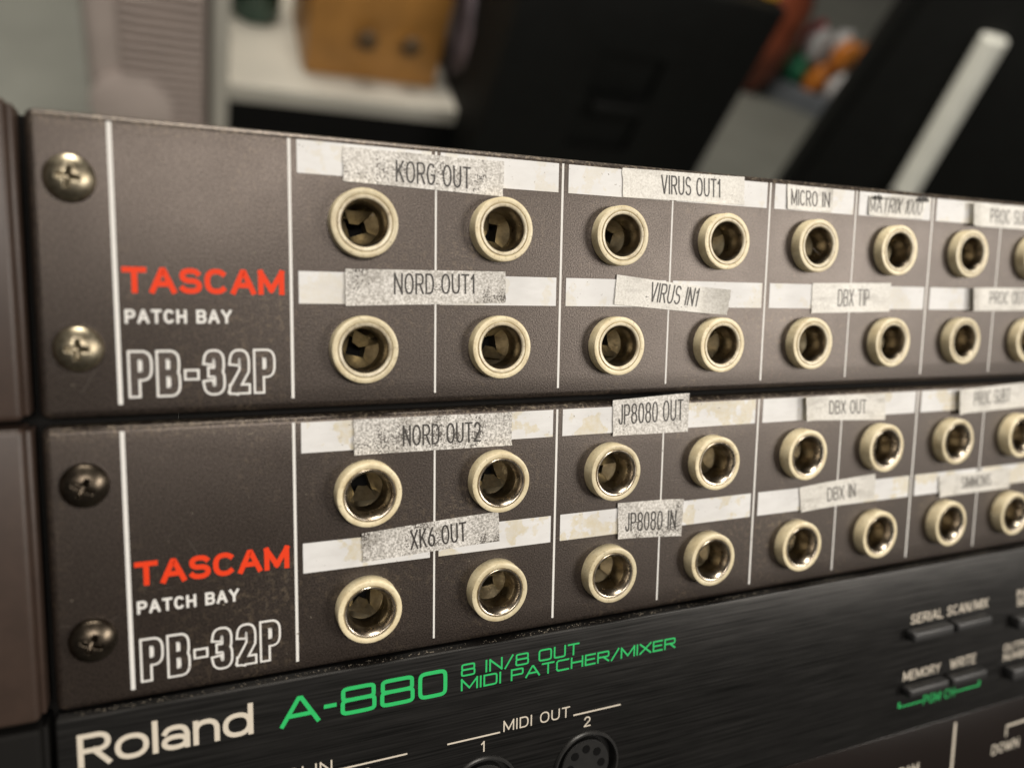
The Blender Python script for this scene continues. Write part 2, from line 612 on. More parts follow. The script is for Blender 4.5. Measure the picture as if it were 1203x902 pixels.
def sheet(name, m, parent, x0, x1, z0, z1, height, thick=0.03):
    """a thin printed or glued-on patch with a real edge, standing on the plane y = -(height-thick)"""
    bm = box_bm(x0 * MM, x1 * MM, -height * MM, -(height - thick) * MM, z0 * MM, z1 * MM)
    return new_obj(name, bm_mesh(bm, name), m, parent)


# ------------------------------------------------------------------ shared meshes of the jacks and screws
def jack_meshes(prot, chrome):
    p = prot
    out = {}
    R = 5.5
    # collar: cream plastic nut, rounded lip
    prof = [(R + 0.05, 0.15), (R, -0.1), (R - 0.02, -p + 0.2), (R - 0.07, -p + 0.06), (R - 0.2, -p), (4.68, -p), (4.58, -p + 0.06), (4.54, -p + 0.35), (4.46, -p + 0.36)]
    out['collar'] = bm_mesh(lathe_bm([(r * MM, a * MM) for r, a in prof], 64), 'jack', 32)
    if chrome:
        pr = [(4.47, -p + 0.4), (4.46, -p + 0.08), (4.36, -p - 0.04), (4.16, -p - 0.04), (4.05, -p + 0.05), (3.75, -p + 0.75), (3.5, -p + 1.5), (3.42, -p + 1.9)]
    else:
        pr = [(4.47, -p + 0.4), (4.45, -p + 0.10), (4.37, -p - 0.03), (4.02, -p - 0.03), (3.92, -p + 0.06), (3.86, -p + 0.25), (3.84, -p + 0.3)]
    out['ferrule'] = bm_mesh(lathe_bm([(r * MM, a * MM) for r, a in pr], 64), 'ferrule', 45)
    out['barrel'] = bm_mesh(lathe_bm([(r * MM, a * MM) for r, a in [(pr[-1][0], pr[-1][1]), (3.48, -p + 1.1 if not chrome else pr[-1][1] + 0.01), (3.3, 1.0), (3.3, 2.2), (3.5, 2.3), (3.5, 3.2)]], 40), 'barrel', 50)
    # sprung contacts: funnel from the round bore to a square well
    bm = bmesh.new()
    k = 40
    def ring(sq, r, y):
        vs = []
        for i in range(k):
            t = 2 * math.pi * i / k + math.pi / 4
            c, s = math.cos(t), math.sin(t)
            f = r / max(abs(c), abs(s)) if sq else r
            vs.append(bm.verts.new((c * f * MM, y * MM, s * f * MM)))
        return vs
    r0 = ring(False, 3.48, 3.2)
    r1 = ring(True, 1.55, 4.8)
    r2 = ring(True, 1.5, 8.0)
    for A, B in ((r0, r1), (r1, r2)):
        for i in range(k):
            bm.faces.new((A[i], A[(i + 1) % k], B[(i + 1) % k], B[i]))
    # one leaf bent across the well
    q = [bm.verts.new(Vector(c) * MM) for c in ((-2.9, 2.6, -1.4), (1.5, 2.6, -2.85), (1.0, 4.4, -0.6), (-0.5, 4.9, 0.0))]
    bm.faces.new(q)
    out['contact'] = bm_mesh(bm, 'contact', 30)
    bm = bmesh.new()
    vs = [bm.verts.new((sx * 1.9 * MM, 7.8 * MM, sz * 1.9 * MM)) for sx, sz in ((-1, -1), (1, -1), (1, 1), (-1, 1))]
    bm.faces.new(vs)
    out['well'] = bm_mesh(bm, 'well')
    out['collar'].materials.append(M['cream'])
    out['ferrule'].materials.append(M['nickel'] if chrome else M['cream_inner'])
    out['barrel'].materials.append(M['bore'])
    out['contact'].materials.append(M['brass'])
    out['well'].materials.append(M['void'])
    return out


JACK_U = jack_meshes(2.2, False)
JACK_L = jack_meshes(2.6, True)


def screw_mesh(m, R=3.35, h=2.1):
    """pan head with a real cross recess"""
    bm = bmesh.new()
    nr, na = 26, 64
    def top(x, y):
        r = math.hypot(x, y) / R
        z = h * (1 - 0.62 * r ** 2.6) if r < 0.93 else h * (1 - 0.62 * 0.93 ** 2.6) * (1 - ((r - 0.93) / 0.07) ** 2 * 0.9)
        def arm(a, b):
            wv = 0.27 + 0.10 * max(0, 1 - abs(a) / 1.2)
            d = max(abs(b) - wv, (abs(a) - 1.45) * 1.2)
            return d
        d = min(arm(x, y), arm(y, x))
        dep = 1.35 - 0.40 * math.hypot(x, y)
        k = min(1, max(0, 0.5 - d / 0.24))
        return z - max(0, dep) * k * k * (3 - 2 * k)
    prev = None
    c = bm.verts.new((0, -top(0, 0) * MM, 0))
    for i in range(1, nr + 1):
        r = R * (i / nr)
        cur = []
        for j in range(na):
            t = 2 * math.pi * j / na
            x, y = r * math.cos(t), r * math.sin(t)
            cur.append(bm.verts.new((x * MM, -top(x, y) * MM, y * MM)))
        for j in range(na):
            if prev is None:
                bm.faces.new((c, cur[j], cur[(j + 1) % na]))
            else:
                bm.faces.new((prev[j], cur[j], cur[(j + 1) % na], prev[(j + 1) % na]))
        prev = cur
    cur = [bm.verts.new((v.co.x, 0.0002, v.co.z)) for v in prev]
    for j in range(na):
        bm.faces.new((prev[j], cur[j], cur[(j + 1) % na], prev[(j + 1) % na]))
    me = bm_mesh(bm, 'screw', 60)
    me.materials.append(m)
    return me


SCREW_B = screw_mesh(M['screw_bright'])
SCREW_D = screw_mesh(M['screw_dark'])

# ------------------------------------------------------------------ patch bays
P = 23.81
X0, X1 = -35.1, 447.5
ZT, ZB = 22.75, -20.6
ROW = (9.35, -11.0)
NC = 16


def panel_mesh():
    bm = box_bm(X0 * MM, X1 * MM, 0, 4 * MM, ZB * MM, ZT * MM, 1.25 * MM, 5)
    me = bm_mesh(bm, 'faceplate')
    cb = bmesh.new()
    for i in range(NC):
        for z in ROW:
            r = bmesh.ops.create_cone(cb, cap_ends=True, segments=40, radius1=4.9 * MM, radius2=4.9 * MM, depth=14 * MM)
            mtx = Matrix.Translation(((i + .5) * P * MM, 0.002, z * MM)) @ Matrix.Rotation(math.pi / 2, 4, 'X')
            bmesh.ops.transform(cb, matrix=mtx, verts=r['verts'])
    cm = bpy.data.meshes.new('c')
    cb.to_mesh(cm)
    cb.free()
    out = cut(me, cm)
    out.name = 'faceplate'
    out.materials.append(M['paint'])
    return out


PANEL = panel_mesh()


def chassis_mesh(z0, z1, depth=160, x0=-16.9, x1=428.9):
    bm = bmesh.new()
    a = dict(bm=bm)
    box_bm(x0 * MM, x1 * MM, 4.1 * MM, depth * MM, (z1 - 1.2) * MM, z1 * MM, **a)
    box_bm(x0 * MM, x1 * MM, 4.1 * MM, depth * MM, z0 * MM, (z0 + 1.2) * MM, **a)
    box_bm(x0 * MM, (x0 + 1.2) * MM, 4.1 * MM, depth * MM, (z0 + 1.25) * MM, (z1 - 1.25) * MM, **a)
    box_bm((x1 - 1.2) * MM, x1 * MM, 4.1 * MM, depth * MM, (z0 + 1.25) * MM, (z1 - 1.25) * MM, **a)
    box_bm((x0 + 1.3) * MM, (x1 - 1.3) * MM, (depth - 1.3) * MM, (depth - 0.1) * MM, (z0 + 1.25) * MM, (z1 - 1.25) * MM, **a)
    return bm_mesh(bm, 'chassis')


CHASSIS = chassis_mesh(-21.9, 22.35)
CHASSIS.materials.append(M['black_steel'])
_line_cache = {}
WELL_SHARE = {}


def bezier_surface(cor, lift):
    """bilinear patch of a tape label; cor = TL, BL, TR, BR (mm); lift(u, v) = distance off the panel in mm"""
    TL, BL, TR, BR = [Vector(c) for c in cor]
    def at(u, v, extra=0.0):
        top = TL.lerp(TR, u)
        bot = BL.lerp(BR, u)
        p = bot.lerp(top, v)
        return (p.x * MM, -(0.16 + lift(u, v) + extra) * MM, p.y * MM)
    return at


def tape_label(parent, txt, cor, tx, ty, m, ink, lift=None, dz=0.0, sw=0.32, slant=0.0, seed=0, n=2.2):
    rnd = random.Random(seed)
    ph = rnd.random() * 6
    wob = 0.05
    cl, cl2 = rnd.uniform(0.05, 0.4), rnd.uniform(0.05, 0.3)
    base = lambda u, v: wob * (1 + math.sin(7 * u + ph)) + cl * max(0, 2 * u - 1) ** 5 * (0.4 + v) + cl2 * max(0, 1 - 2 * u) ** 5 * (1.4 - v)
    lf = (lambda u, v: base(u, v) + lift(u, v)) if lift else base
    cor = [(x, z + dz) for x, z in cor]
    at = bezier_surface(cor, lf)
    nu, nv = 40, 8
    bm = bmesh.new()
    # slightly ragged scissor cuts at the two ends
    jag = [(rnd.uniform(-0.004, 0.004), rnd.uniform(-0.004, 0.004)) for _ in range(nv + 1)]
    grid = {}
    for side, off in ((0, 0.0), (1, -0.12)):
        for i in range(nu + 1):
            for j in range(nv + 1):
                u, v = i / nu, j / nv
                uu = u + (jag[j][0] if i == 0 else jag[j][1] if i == nu else 0)
                grid[side, i, j] = bm.verts.new(at(uu, v, off))
    for i in range(nu):
        for j in range(nv):
            bm.faces.new([grid[0, a, b] for a, b in ((i, j), (i + 1, j), (i + 1, j + 1), (i, j + 1))])
            bm.faces.new([grid[1, a, b] for a, b in ((i, j), (i, j + 1), (i + 1, j + 1), (i + 1, j))])
    rim = [(i, 0) for i in range(nu)] + [(nu, j) for j in range(nv)] + [(i, nv) for i in range(nu, 0, -1)] + [(0, j) for j in range(nv, 0, -1)]
    for k in range(len(rim)):
        a, b = rim[k], rim[(k + 1) % len(rim)]
        bm.faces.new((grid[0, a[0], a[1]], grid[1, a[0], a[1]], grid[1, b[0], b[1]], grid[0, b[0], b[1]]))
    o = new_obj('tape_label', bm_mesh(bm, 'tape_label', 50), m, parent)
    # lettering in a (width x height) mm box mapped on the same surface
    TL, BL, TR, BR = [Vector(c) for c in cor]
    W = ((TR - TL).length + (BR - BL).length) / 2
    H = ((TL - BL).length + (TR - BR).length) / 2
    c, h = ty
    v, f = text_geom(txt, tx[0] * W, tx[1] * W, (1 - c - h / 2) * H, (1 - c + h / 2) * H, sw, n=n, gap=0.19, slant=slant)
    fn = lambda x, z, e: at(x / W, z / H, e)
    t = new_obj('lettering', flat_mesh('lettering', v, f, 0.03, fn), ink, o)
    return o


def patch_bay(label, zoff, jack, jack_dx, screws, screw_me, strip_mats, labels, seed):
    root = thing('patch_bay', label, 'patch bay', RACK @ Matrix.Translation((0, 0, zoff * MM)), 'brown patch bays stacked in the rack')
    rnd = random.Random(seed)
    new_obj('faceplate', PANEL, None, root)
    new_obj('chassis', CHASSIS, None, root)
    # printed dividers
    def vline(x, w):
        sheet('divider_line', M['white_print'], root, x - w / 2, x + w / 2, -18.75, 21.7, 0.02, 0.019)
    vline(-24.7, 0.62)
    vline(0, 0.46)
    for i in range(1, NC + 1):
        vline(i * P, 0.42 if i % 2 == 0 else 0.34)
    # write-on strips, one per column and row
    for i in range(NC):
        a = i * P + (1.15 if i % 2 == 0 else 0.8)
        b = (i + 1) * P - (0.8 if i % 2 == 0 else 0.85)
        for r, (z1, z0) in enumerate(((21.65, 16.6), (1.45, -3.65))):
            sheet('write_on_strip', strip_mats[(i + r) % len(strip_mats)], root, a, b, z0, z1, 0.045, 0.044)
    # maker and model lettering
    words('brand_lettering', M['red_print'], root, 'TASCAM', -23.85, -1.05, -2.35, 1.45, 0.80, 0.03, n=2.4, gap=0.13)
    words('type_lettering', M['white_print'], root, 'PATCH BAY', -23.7, -8.95, -6.8, -4.72, 0.40, 0.03, n=2.3, gap=0.22)
    wl, dk = 1.72, 1.04
    mo = words('model_lettering', M['white_print'], root, 'PB-32P', -23.6, -2.6, -17.85, -10.75, wl, 0.02, n=3.2, gap=0.22)
    v, f = text_geom('PB-32P', -23.6, -2.6, -17.85, -10.75, wl, n=3.2, gap=0.22, w=dk, ext=dk / 2)
    new_obj('letter_infill', flat_mesh('letter_infill', v, f, 0.055), M['paint'], mo)
    # jacks
    for i in range(NC):
        for r in range(2):
            dx = jack_dx[i] if i < len(jack_dx) else rnd.uniform(-.3, .2)
            o = new_obj('jack', jack['collar'], None, root, (((i + .5) * P + dx) * MM, -0.00002, (ROW[r] + rnd.uniform(-.08, .08)) * MM))
            o.rotation_euler = (rnd.uniform(-0.02, 0.02), rnd.uniform(0, 6.28), rnd.uniform(-0.02, 0.02))
            inner = o.rotation_euler.y
            for k in ('ferrule', 'barrel', 'contact', 'well'):
                c = new_obj(k if k != 'well' else 'socket_well', jack[k], None, o)
                if k in ('contact', 'well'):
                    c.rotation_euler = (0, -inner + rnd.choice((0, 0.1, -0.15, 1.57, 3.14)) + rnd.uniform(-0.35, 0.35), 0)
    # rack screws
    for (x, z, a) in screws:
        s = new_obj('rack_screw', screw_me, None, root, (x * MM, -0.0001, z * MM))
        s.rotation_euler = (0, a, 0)
    s = new_obj('rack_screw', screw_me, None, root, (441 * MM, -0.0001, 13.6 * MM))
    s = new_obj('rack_screw', screw_me, None, root, (441 * MM, -0.0001, -10.4 * MM))
    for k, L in enumerate(labels):
        tape_label(root, *L[:6], dz=-zoff, seed=seed * 50 + k, **(L[6] if len(L) > 6 else {}))
    # hairline scuffs left by plugs and fingers
    v, f = [], []
    for k in range(46):
        i = rnd.randrange(0, 9)
        x = (i + rnd.uniform(0.05, 0.95)) * P if k > 14 else rnd.uniform(-34, -1)
        z = rnd.uniform(-18, 20)
        a, ln = rnd.uniform(0, 3.14), rnd.uniform(0.6, 4.0)
        c = rnd.uniform(-0.4, 0.4)
        pts = [(x + ln * t * math.cos(a + c * t), z + ln * t * math.sin(a + c * t)) for t in (0, .25, .5, .75, 1)]
        ribbon(pts, 0, rnd.uniform(0.03, 0.07), 0, v, f, 0.0005 * k)
    sc = new_obj('scuffs', flat_mesh('scuffs', v, f, 0.012), M['scuff'], root)
    sc['kind'] = 'stuff'
    # crumbs of dust lying on the enamel
    bm = bmesh.new()
    for _ in range(260):
        x = rnd.uniform(X0 + 2, 190)
        z = rnd.choice((rnd.uniform(ZB + 2, ZT - 1.5), rnd.uniform(ZT - 2.6, ZT - 1.4)))
        s = rnd.choice((0.04, 0.06, 0.06, 0.09, 0.13)) * MM
        r = bmesh.ops.create_icosphere(bm, subdivisions=1, radius=s)
        mt = Matrix.Translation((x * MM, -0.00001, z * MM)) @ Matrix.Rotation(rnd.uniform(0, 3.1), 4, 'Y') @ Matrix.Diagonal((rnd.uniform(0.8, 2.2), 0.6, rnd.uniform(0.6, 1), 1))
        bmesh.ops.transform(bm, matrix=mt, verts=r['verts'])
    d = new_obj('dust', bm_mesh(bm, 'dust'), M['dust'], root)
    d['kind'] = 'stuff'
    return root


def curl_right(u, v):
    k = max(0.0, (u - 0.80) / 0.20)
    return 0.25 * u + 2.2 * k ** 1.6


def curl_left(u, v):
    k = max(0.0, (0.16 - u) / 0.16)
    return 1.1 * k ** 1.5


def bulge_top(u, v):
    return 0.9 * math.sin(math.pi * min(1, max(0, u))) ** 1.5 * max(0, v) ** 1.5


T, TD, TC, I, IF = M['tape'], M['tape_dirty'], M['tape_clean'], M['ink'], M['ink_faded']
labels_u = [
    ('KORG OUT', [(8.3, 21.16), (8.26, 15.82), (35.8, 21.04), (35.9, 15.14)], (.31, .785), (.56, .63), T, I),
    ('NORD OUT1', [(8.45, 2.0), (8.4, -3.96), (36.5, 2.27), (36.67, -3.18)], (.287, .795), (.40, .61), T, I),
    ('VIRUS OUT1', [(59.84, 21.9), (60.05, 16.6), (88.05, 22.3), (88.4, 16.9)], (.30, .794), (.47, .66), TC, I),
    ('VIRUS IN1', [(59.34, 2.32), (58.9, -3.24), (84.2, -0.1), (83.4, -5.06)], (.31, .765), (.43, .70), TC, I, dict(lift=curl_right, slant=0.05)),
    ('MICRO IN', [(99.3, 21.72), (99.6, 16.7), (111.4, 21.5), (111.75, 16.9)], (.08, .95), (.5, .66), TC, IF),
    ('MATRIX 1000', [(122.4, 20.9), (122.4, 16.8), (140.3, 21.5), (139.3, 16.8)], (.03, .96), (.47, .72), TC, IF, dict(lift=bulge_top, sw=0.26, slant=-0.14)),
    ('PROC SUB1', [(154.6, 21.4), (155.1, 16.1), (182.5, 21.6), (183, 16.1)], (.27, .79), (.5, .62), TC, IF, dict(lift=curl_left)),
    ('DBX TIP', [(107.8, 1.7), (107.95, -4.64), (130.9, 2.2), (131.2, -4.2)], (.32, .72), (.5, .58), TC, IF),
    ('PROC OUT1', [(157.1, 1.6), (157.4, -3.9), (184.6, 2.0), (185, -3.6)], (.27, .79), (.44, .58), TC, IF, dict(lift=curl_left)),
]
labels_l = [
    ('NORD OUT2', [(9.63, -22.69), (9.69, -28.71), (38.27, -22.83), (38.38, -28.9)], (.29, .79), (.53, .60), TD, I),
    ('XK6 OUT', [(10.9, -42.28), (11.03, -47.37), (35.87, -40.93), (36.2, -46.56)], (.335, .75), (.5, .66), TD, I),
    ('JP8080 OUT', [(59.4, -21.53), (59.6, -28.45), (76.93, -20.73), (77.14, -28.58)], (.07, .93), (.42, .56), T, I),
    ('JP8080 IN', [(61.27, -41.85), (61.45, -49.09), (76.58, -42.4), (76.46, -50.2)], (.11, .91), (.55, .52), T, I),
    ('DBX OUT', [(106.9, -22.78), (107.3, -27.9), (131.8, -22.93), (132.3, -29.0)], (.315, .76), (.47, .56), TC, IF, dict(lift=curl_left)),
    ('DBX IN', [(107.7, -42.83), (108.3, -48.48), (130.1, -41.5), (130.7, -47.67)], (.36, .735), (.5, .54), TC, IF),
    ('PROC SUBT', [(155.3, -23.0), (155.7, -28.9), (183, -21.8), (183.6, -28.2)], (.24, .73), (.45, .58), TC, IF, dict(lift=curl_left)),
    ('SIMMONS', [(151.9, -44.0), (152.5, -49.2), (177.8, -43.9), (178.7, -49.1)], (.31, .73), (.45, .58), TC, IF),
]
bay_u = patch_bay('brown patch bay with bright brassy screws, upper of the stacked pair', 0.0, JACK_U,
                  [-.6, -.3, -.2, -.1, -.1, -.25, -.3], [(-29.9, 13.5, 0.15), (-29.8, -10.4, 0.05)], SCREW_B, [M['strip']], labels_u, 3)
bay_l = patch_bay('brown patch bay with blackened screws, between the other patch bay and the black unit', -44.45, JACK_L,
                  [-.1, -.2, -.3, -.1, .1, -.2, -.2], [(-29.9, 14.0, 0.5), (-29.8, -9.7, 0.45)], SCREW_D, [M['strip_glue']], labels_l, 4)

# torn, dirty upper edge of the bulging label
for o in [c for c in bay_u.children if c.name.startswith('tape_label')]:
    if abs(o.data.vertices[0].co.x - 0.1224) < 0.0005:
        bm = bmesh.new()
        for (xa, xb, za, zb) in ((122.6, 126.2, 20.2, 21.4), (136.0, 140.6, 20.6, 22.2)):
            k = 9
            lo = [bm.verts.new(((xa + (xb - xa) * i / k) * MM, -(0.62 + 0.5 * math.sin(math.pi * i / k)) * MM, (za + 0.25 * math.sin(i * 2.4)) * MM)) for i in range(k + 1)]
            hi = [bm.verts.new((v.co.x, v.co.y - 0.00003, (za + (zb - za) * math.sin(math.pi * (i + .3) / (k + .6)) ** 0.8 * (0.7 + 0.3 * math.cos(i * 3.1))) * MM)) for i, v in enumerate(lo)]
            for i in range(k):
                bm.faces.new((lo[i], lo[i + 1], hi[i + 1], hi[i]))
        new_obj('torn_edge', bm_mesh(bm, 'torn_edge'), M['black_print'], o)

# ------------------------------------------------------------------ black MIDI patcher below
RT = -65.25                                    # its top edge (mm)
RB = RT - 88.0
FY = 1.8                                       # its face stands 1 mm in front of the patch bays
mid = thing('midi_patcher', 'black brushed aluminium rack unit with green and cream lettering below the patch bays', 'rack unit', RACK @ Matrix.Translation((0, -FY * MM, 0)))
bm = box_bm(X0 * MM, X1 * MM, 0, 4 * MM, RB * MM, RT * MM, 0.45 * MM, 3)
pm = bm_mesh(bm, 'faceplate')
cb = bmesh.new()
DIN = [(-11.2, -94.4), (11.0, -94.4), (32.95, -94.4), (55.0, -94.4)]
for x, z in DIN:
    r = bmesh.ops.create_cone(cb, cap_ends=True, segments=48, radius1=7.35 * MM, radius2=7.35 * MM, depth=14 * MM)
    bmesh.ops.transform(cb, matrix=Matrix.Translation((x * MM, 0.002, z * MM)) @ Matrix.Rotation(math.pi / 2, 4, 'X'), verts=r['verts'])
cm = bpy.data.meshes.new('c')
cb.to_mesh(cm)
cb.free()
pm = cut(pm, cm)
new_obj('faceplate', pm, M['brushed'], mid)
ch = chassis_mesh(RB + 1.5, RT - 1.5, 220)
new_obj('chassis', ch, M['black_steel'], mid)
H0 = 0.02
words('brand_lettering', M['cream_print'], mid, 'Roland', -32.4, -7.4, -73.3, -67.95, 0.80, H0, n=2.3, gap=0.12)
words('model_lettering', M['green_print'], mid, 'A-880', -3.2, 25.8, -73.45, -68.35, 0.72, H0, n=6.0, gap=0.12)
words('description_lettering', M['green_print'], mid, '8 IN/8 OUT', 28.4, 52.7, -70.6, -68.2, 0.34, H0, n=6.0, gap=0.16)
words('description_lettering', M['green_print'], mid, 'MIDI PATCHER/MIXER', 28.4, 75.2, -73.3, -71.0, 0.34, H0, n=6.0, gap=0.14)
WP = M['cream_print']
words('port_lettering', WP, mid, 'MIDI OUT', 36.95, 51.0, -83.1, -80.9, 0.26, H0, n=2.4, gap=0.26)
sheet('rule_line', WP, mid, 25.9, 36.3, -83.15, -82.85, H0, 0.019)
sheet('rule_line', WP, mid, 51.8, 62.5, -83.15, -82.85, H0, 0.019)
words('port_number', WP, mid, '1', 32.5, 33.2, -86.1, -84.0, 0.26, H0)
words('port_number', WP, mid, '2', 54.2, 55.7, -86.0, -83.9, 0.26, H0)
words('port_lettering', WP, mid, 'MIDI IN', -6.2, 5.2, -83.1, -80.9, 0.26, H0, n=2.4, gap=0.26)
sheet('rule_line', WP, mid, 5.95, 18.4, -83.15, -82.85, H0, 0.019)
sheet('rule_line', WP, mid, -18.6, -7.0, -83.15, -82.85, H0, 0.019)
words('port_number', WP, mid, '2', 10.4, 11.9, -86.0, -83.9, 0.26, H0)
words('port_number', WP, mid, '1', -11.6, -10.9, -86.0, -83.9, 0.26, H0)
# five-pin sockets
ring = bm_mesh(lathe_bm([(r * MM, a * MM) for r, a in [(7.3, 0.6), (7.3, -0.25), (7.1, -0.5), (6.75, -0.5), (6.6, -0.2), (6.6, 2.2), (6.5, 2.3), (0.001, 2.3)]], 48), 'socket', 40)
ring.materials.append(M['black_plastic'])
core_bm = lathe_bm([(r * MM, a * MM) for r, a in [(5.35, 2.25), (5.35, 0.3), (5.2, 0.15), (0.001, 0.15)]], 44)
core = bm_mesh(core_bm, 'socket_core', 40)
cb = bmesh.new()
for k in range(5):
    a = math.radians(180 - 45 * k)
    r = bmesh.ops.create_cone(cb, cap_ends=True, segments=16, radius1=0.8 * MM, radius2=0.8 * MM, depth=3 * MM)
    bmesh.ops.transform(cb, matrix=Matrix.Translation((3.5 * math.cos(a) * MM, 0.0005, 3.5 * math.sin(a) * MM)) @ Matrix.Rotation(math.pi / 2, 4, 'X'), verts=r['verts'])
pin_me = bpy.data.meshes.new('pin_hole')
cb.to_mesh(pin_me)
cb.free()
hole_bm = bmesh.new()
bmesh.ops.create_cone(hole_bm, cap_ends=True, segments=18, radius1=0.85 * MM, radius2=0.85 * MM, depth=0.12 * MM)
bmesh.ops.transform(hole_bm, matrix=Matrix.Rotation(math.pi / 2, 4, 'X'), verts=hole_bm.verts)
hole = bm_mesh(hole_bm, 'pin_hole')
hole.materials.append(M['void'])
core.materials.append(M['black_plastic'])
for x, z in DIN:
    s = new_obj('din_socket', ring, None, mid, (x * MM, 0, z * MM))
    new_obj('socket_core', core, None, s)
    for k in range(5):
        a = math.radians(180 - 45 * k)
        new_obj('pin_hole', hole, None, s, (3.5 * math.cos(a) * MM, 0.00012, 3.5 * math.sin(a) * MM))
# buttons and their print
def button(x0, x1, z0, z1, out=2.7):
    return box('button', M['button'], mid, x0 * MM, x1 * MM, -out * MM, 0.0002, z0 * MM, z1 * MM, 0.75 * MM, 4)


for za, zb in ((-83.2, -80.5), (-97.3, -94.8)):
    button(142.6, 156.6, za, zb)
    button(157.8, 170.8, za, zb)
words('button_lettering', WP, mid, 'SERIAL', 144.2, 155.6, -79.7, -77.2, 0.34, H0, gap=0.2)
words('button_lettering', WP, mid, 'SCAN/MIX', 157.0, 172.2, -79.6, -77.0, 0.34, H0, gap=0.2)
words('button_lettering', WP, mid, 'MEMORY', 143.2, 156.3, -94.1, -91.6, 0.34, H0, gap=0.2)
words('button_lettering', WP, mid, 'WRITE', 159.8, 169.4, -94.1, -91.5, 0.34, H0, gap=0.2)
words('button_lettering', M['green_print'], mid, 'PGM CH', 151.0, 162.4, -101.7, -99.3, 0.27, H0, gap=0.2)
sheet('bracket_line', M['green_print'], mid, 142.2, 150.6, -100.8, -100.45, H0, 0.019)
sheet('bracket_line', M['green_print'], mid, 162.8, 171.9, -100.8, -100.45, H0, 0.019)
sheet('bracket_line', M['green_print'], mid, 142.2, 142.7, -100.38, -99.3, H0, 0.019)
sheet('bracket_line', M['green_print'], mid, 171.4, 171.9, -100.38, -99.3, H0, 0.019)
for t, x0, x1, z0, z1 in (('OUTPUT', 180.2, 192.5, -93.2, -91.1), ('NUMBER', 180.4, 193, -95.8, -93.7), ('INPUT', 183.5, 193.5, -78.7, -76.6), ('SELECT', 183.8, 195.5, -81.2, -79.1)):
    words('button_lettering', WP, mid, t, x0, x1, z0, z1, 0.32, H0, gap=0.2)
button(181.5, 194, -86.5, -83)
button(181, 194, -100.5, -97)
new_obj('display_window', bm_mesh(box_bm(70 * MM, 420 * MM, -0.25 * MM, -0.001 * MM, -146 * MM, -107.3 * MM, 0.1 * MM, 2), 'display_window'), M['smoked'], mid)
HW = 0.27
sheet('rule_line', WP, mid, 163.1, 163.9, -140, -109, HW, 0.019)
words('button_lettering', WP, mid, 'DOWN', 179.0, 190.0, -121.8, -119.0, 0.36, HW, gap=0.2)
words('button_lettering', WP, mid, 'PROGRAM', 135.0, 151.0, -119.6, -116.9, 0.36, HW, gap=0.2)
sheet('bracket_line', WP, mid, 184.0, 205.0, -114.9, -114.3, HW, 0.019)
sheet('bracket_line', WP, mid, 184.0, 184.5, -117.6, -114.92, HW, 0.019)
# dust on its top lip
rnd = random.Random(11)
bm = bmesh.new()
for _ in range(700):
    x = rnd.uniform(X0 + 1, 190)
    s = rnd.choice((0.04, 0.05, 0.07, 0.10)) * MM
    r = bmesh.ops.create_icosphere(bm, subdivisions=1, radius=s)
    y = rnd.uniform(0.4, 1.75)
    bmesh.ops.transform(bm, matrix=Matrix.Translation((x * MM, y * MM, RT * MM + s * 0.4)) @ Matrix.Diagonal((rnd.uniform(.8, 2), 1, .7, 1)), verts=r['verts'])
d = new_obj('dust', bm_mesh(bm, 'dust'), M['dust'], mid)
d['kind'] = 'stuff'

# ------------------------------------------------------------------ neighbouring units and the rack itself
for name, zt, zb, m, lab in (('rack_unit', 23.2, -20.2, M['neighbour'], 'brown rack unit with rounded edge beside the bright-screwed patch bay'),
                             ('rack_unit', -21.2, -64.4, M['neighbour'], 'brown rack unit with rounded edge beside the dark-screwed patch bay'),
                             ('rack_unit', -65.4, -150, M['black_steel'], 'plain black rack unit beside the black unit with green lettering')):
    n = thing(name, lab, 'rack unit', RACK @ Matrix.Translation((0, 0, zb * MM)))
    h = (zt - zb) * MM
    box('faceplate', m, n, -90 * MM, -36.7 * MM, -3.0 * MM, 4 * MM, 0, h, 0.9 * MM, 4)
    box('edge_trim', m, n, -36.9 * MM, -36.05 * MM, -1.5 * MM, 4 * MM, 0.5 * MM, h - 0.5 * MM, 0.35 * MM, 2)
    box('chassis', M['black_steel'], n, -88 * MM, -45 * MM, 4.05 * MM, 120 * MM, 1.5 * MM, h - 1.5 * MM)

# slanted rails that carry the units, down to a foot on the floor
LEN = 0.85 / math.cos(TILT)
for x0, x1, lab in ((-44.5, -17.0, 'black steel rack rail behind the lettered end of the patch bays'), (429.0, 447.0, 'black steel rack rail behind the far end of the patch bays')):
    r = thing('rack_rail', lab, 'rack rail', RACK @ Matrix.Translation(((x0 + x1) / 2 * MM, 0, 0)))
    w = (x1 - x0) / 2 * MM
    bm = box_bm(-w, w, 4.15 * MM, 7 * MM, -1.19, 22.2 * MM)
    new_obj('upright', bm_mesh(bm, 'upright'), M['black_steel'], r)
    bm = box_bm(-w, w, 7.05 * MM, 26 * MM, -1.165, 22.2 * MM)
    new_obj('channel', bm_mesh(bm, 'channel'), M['black_steel'], r)

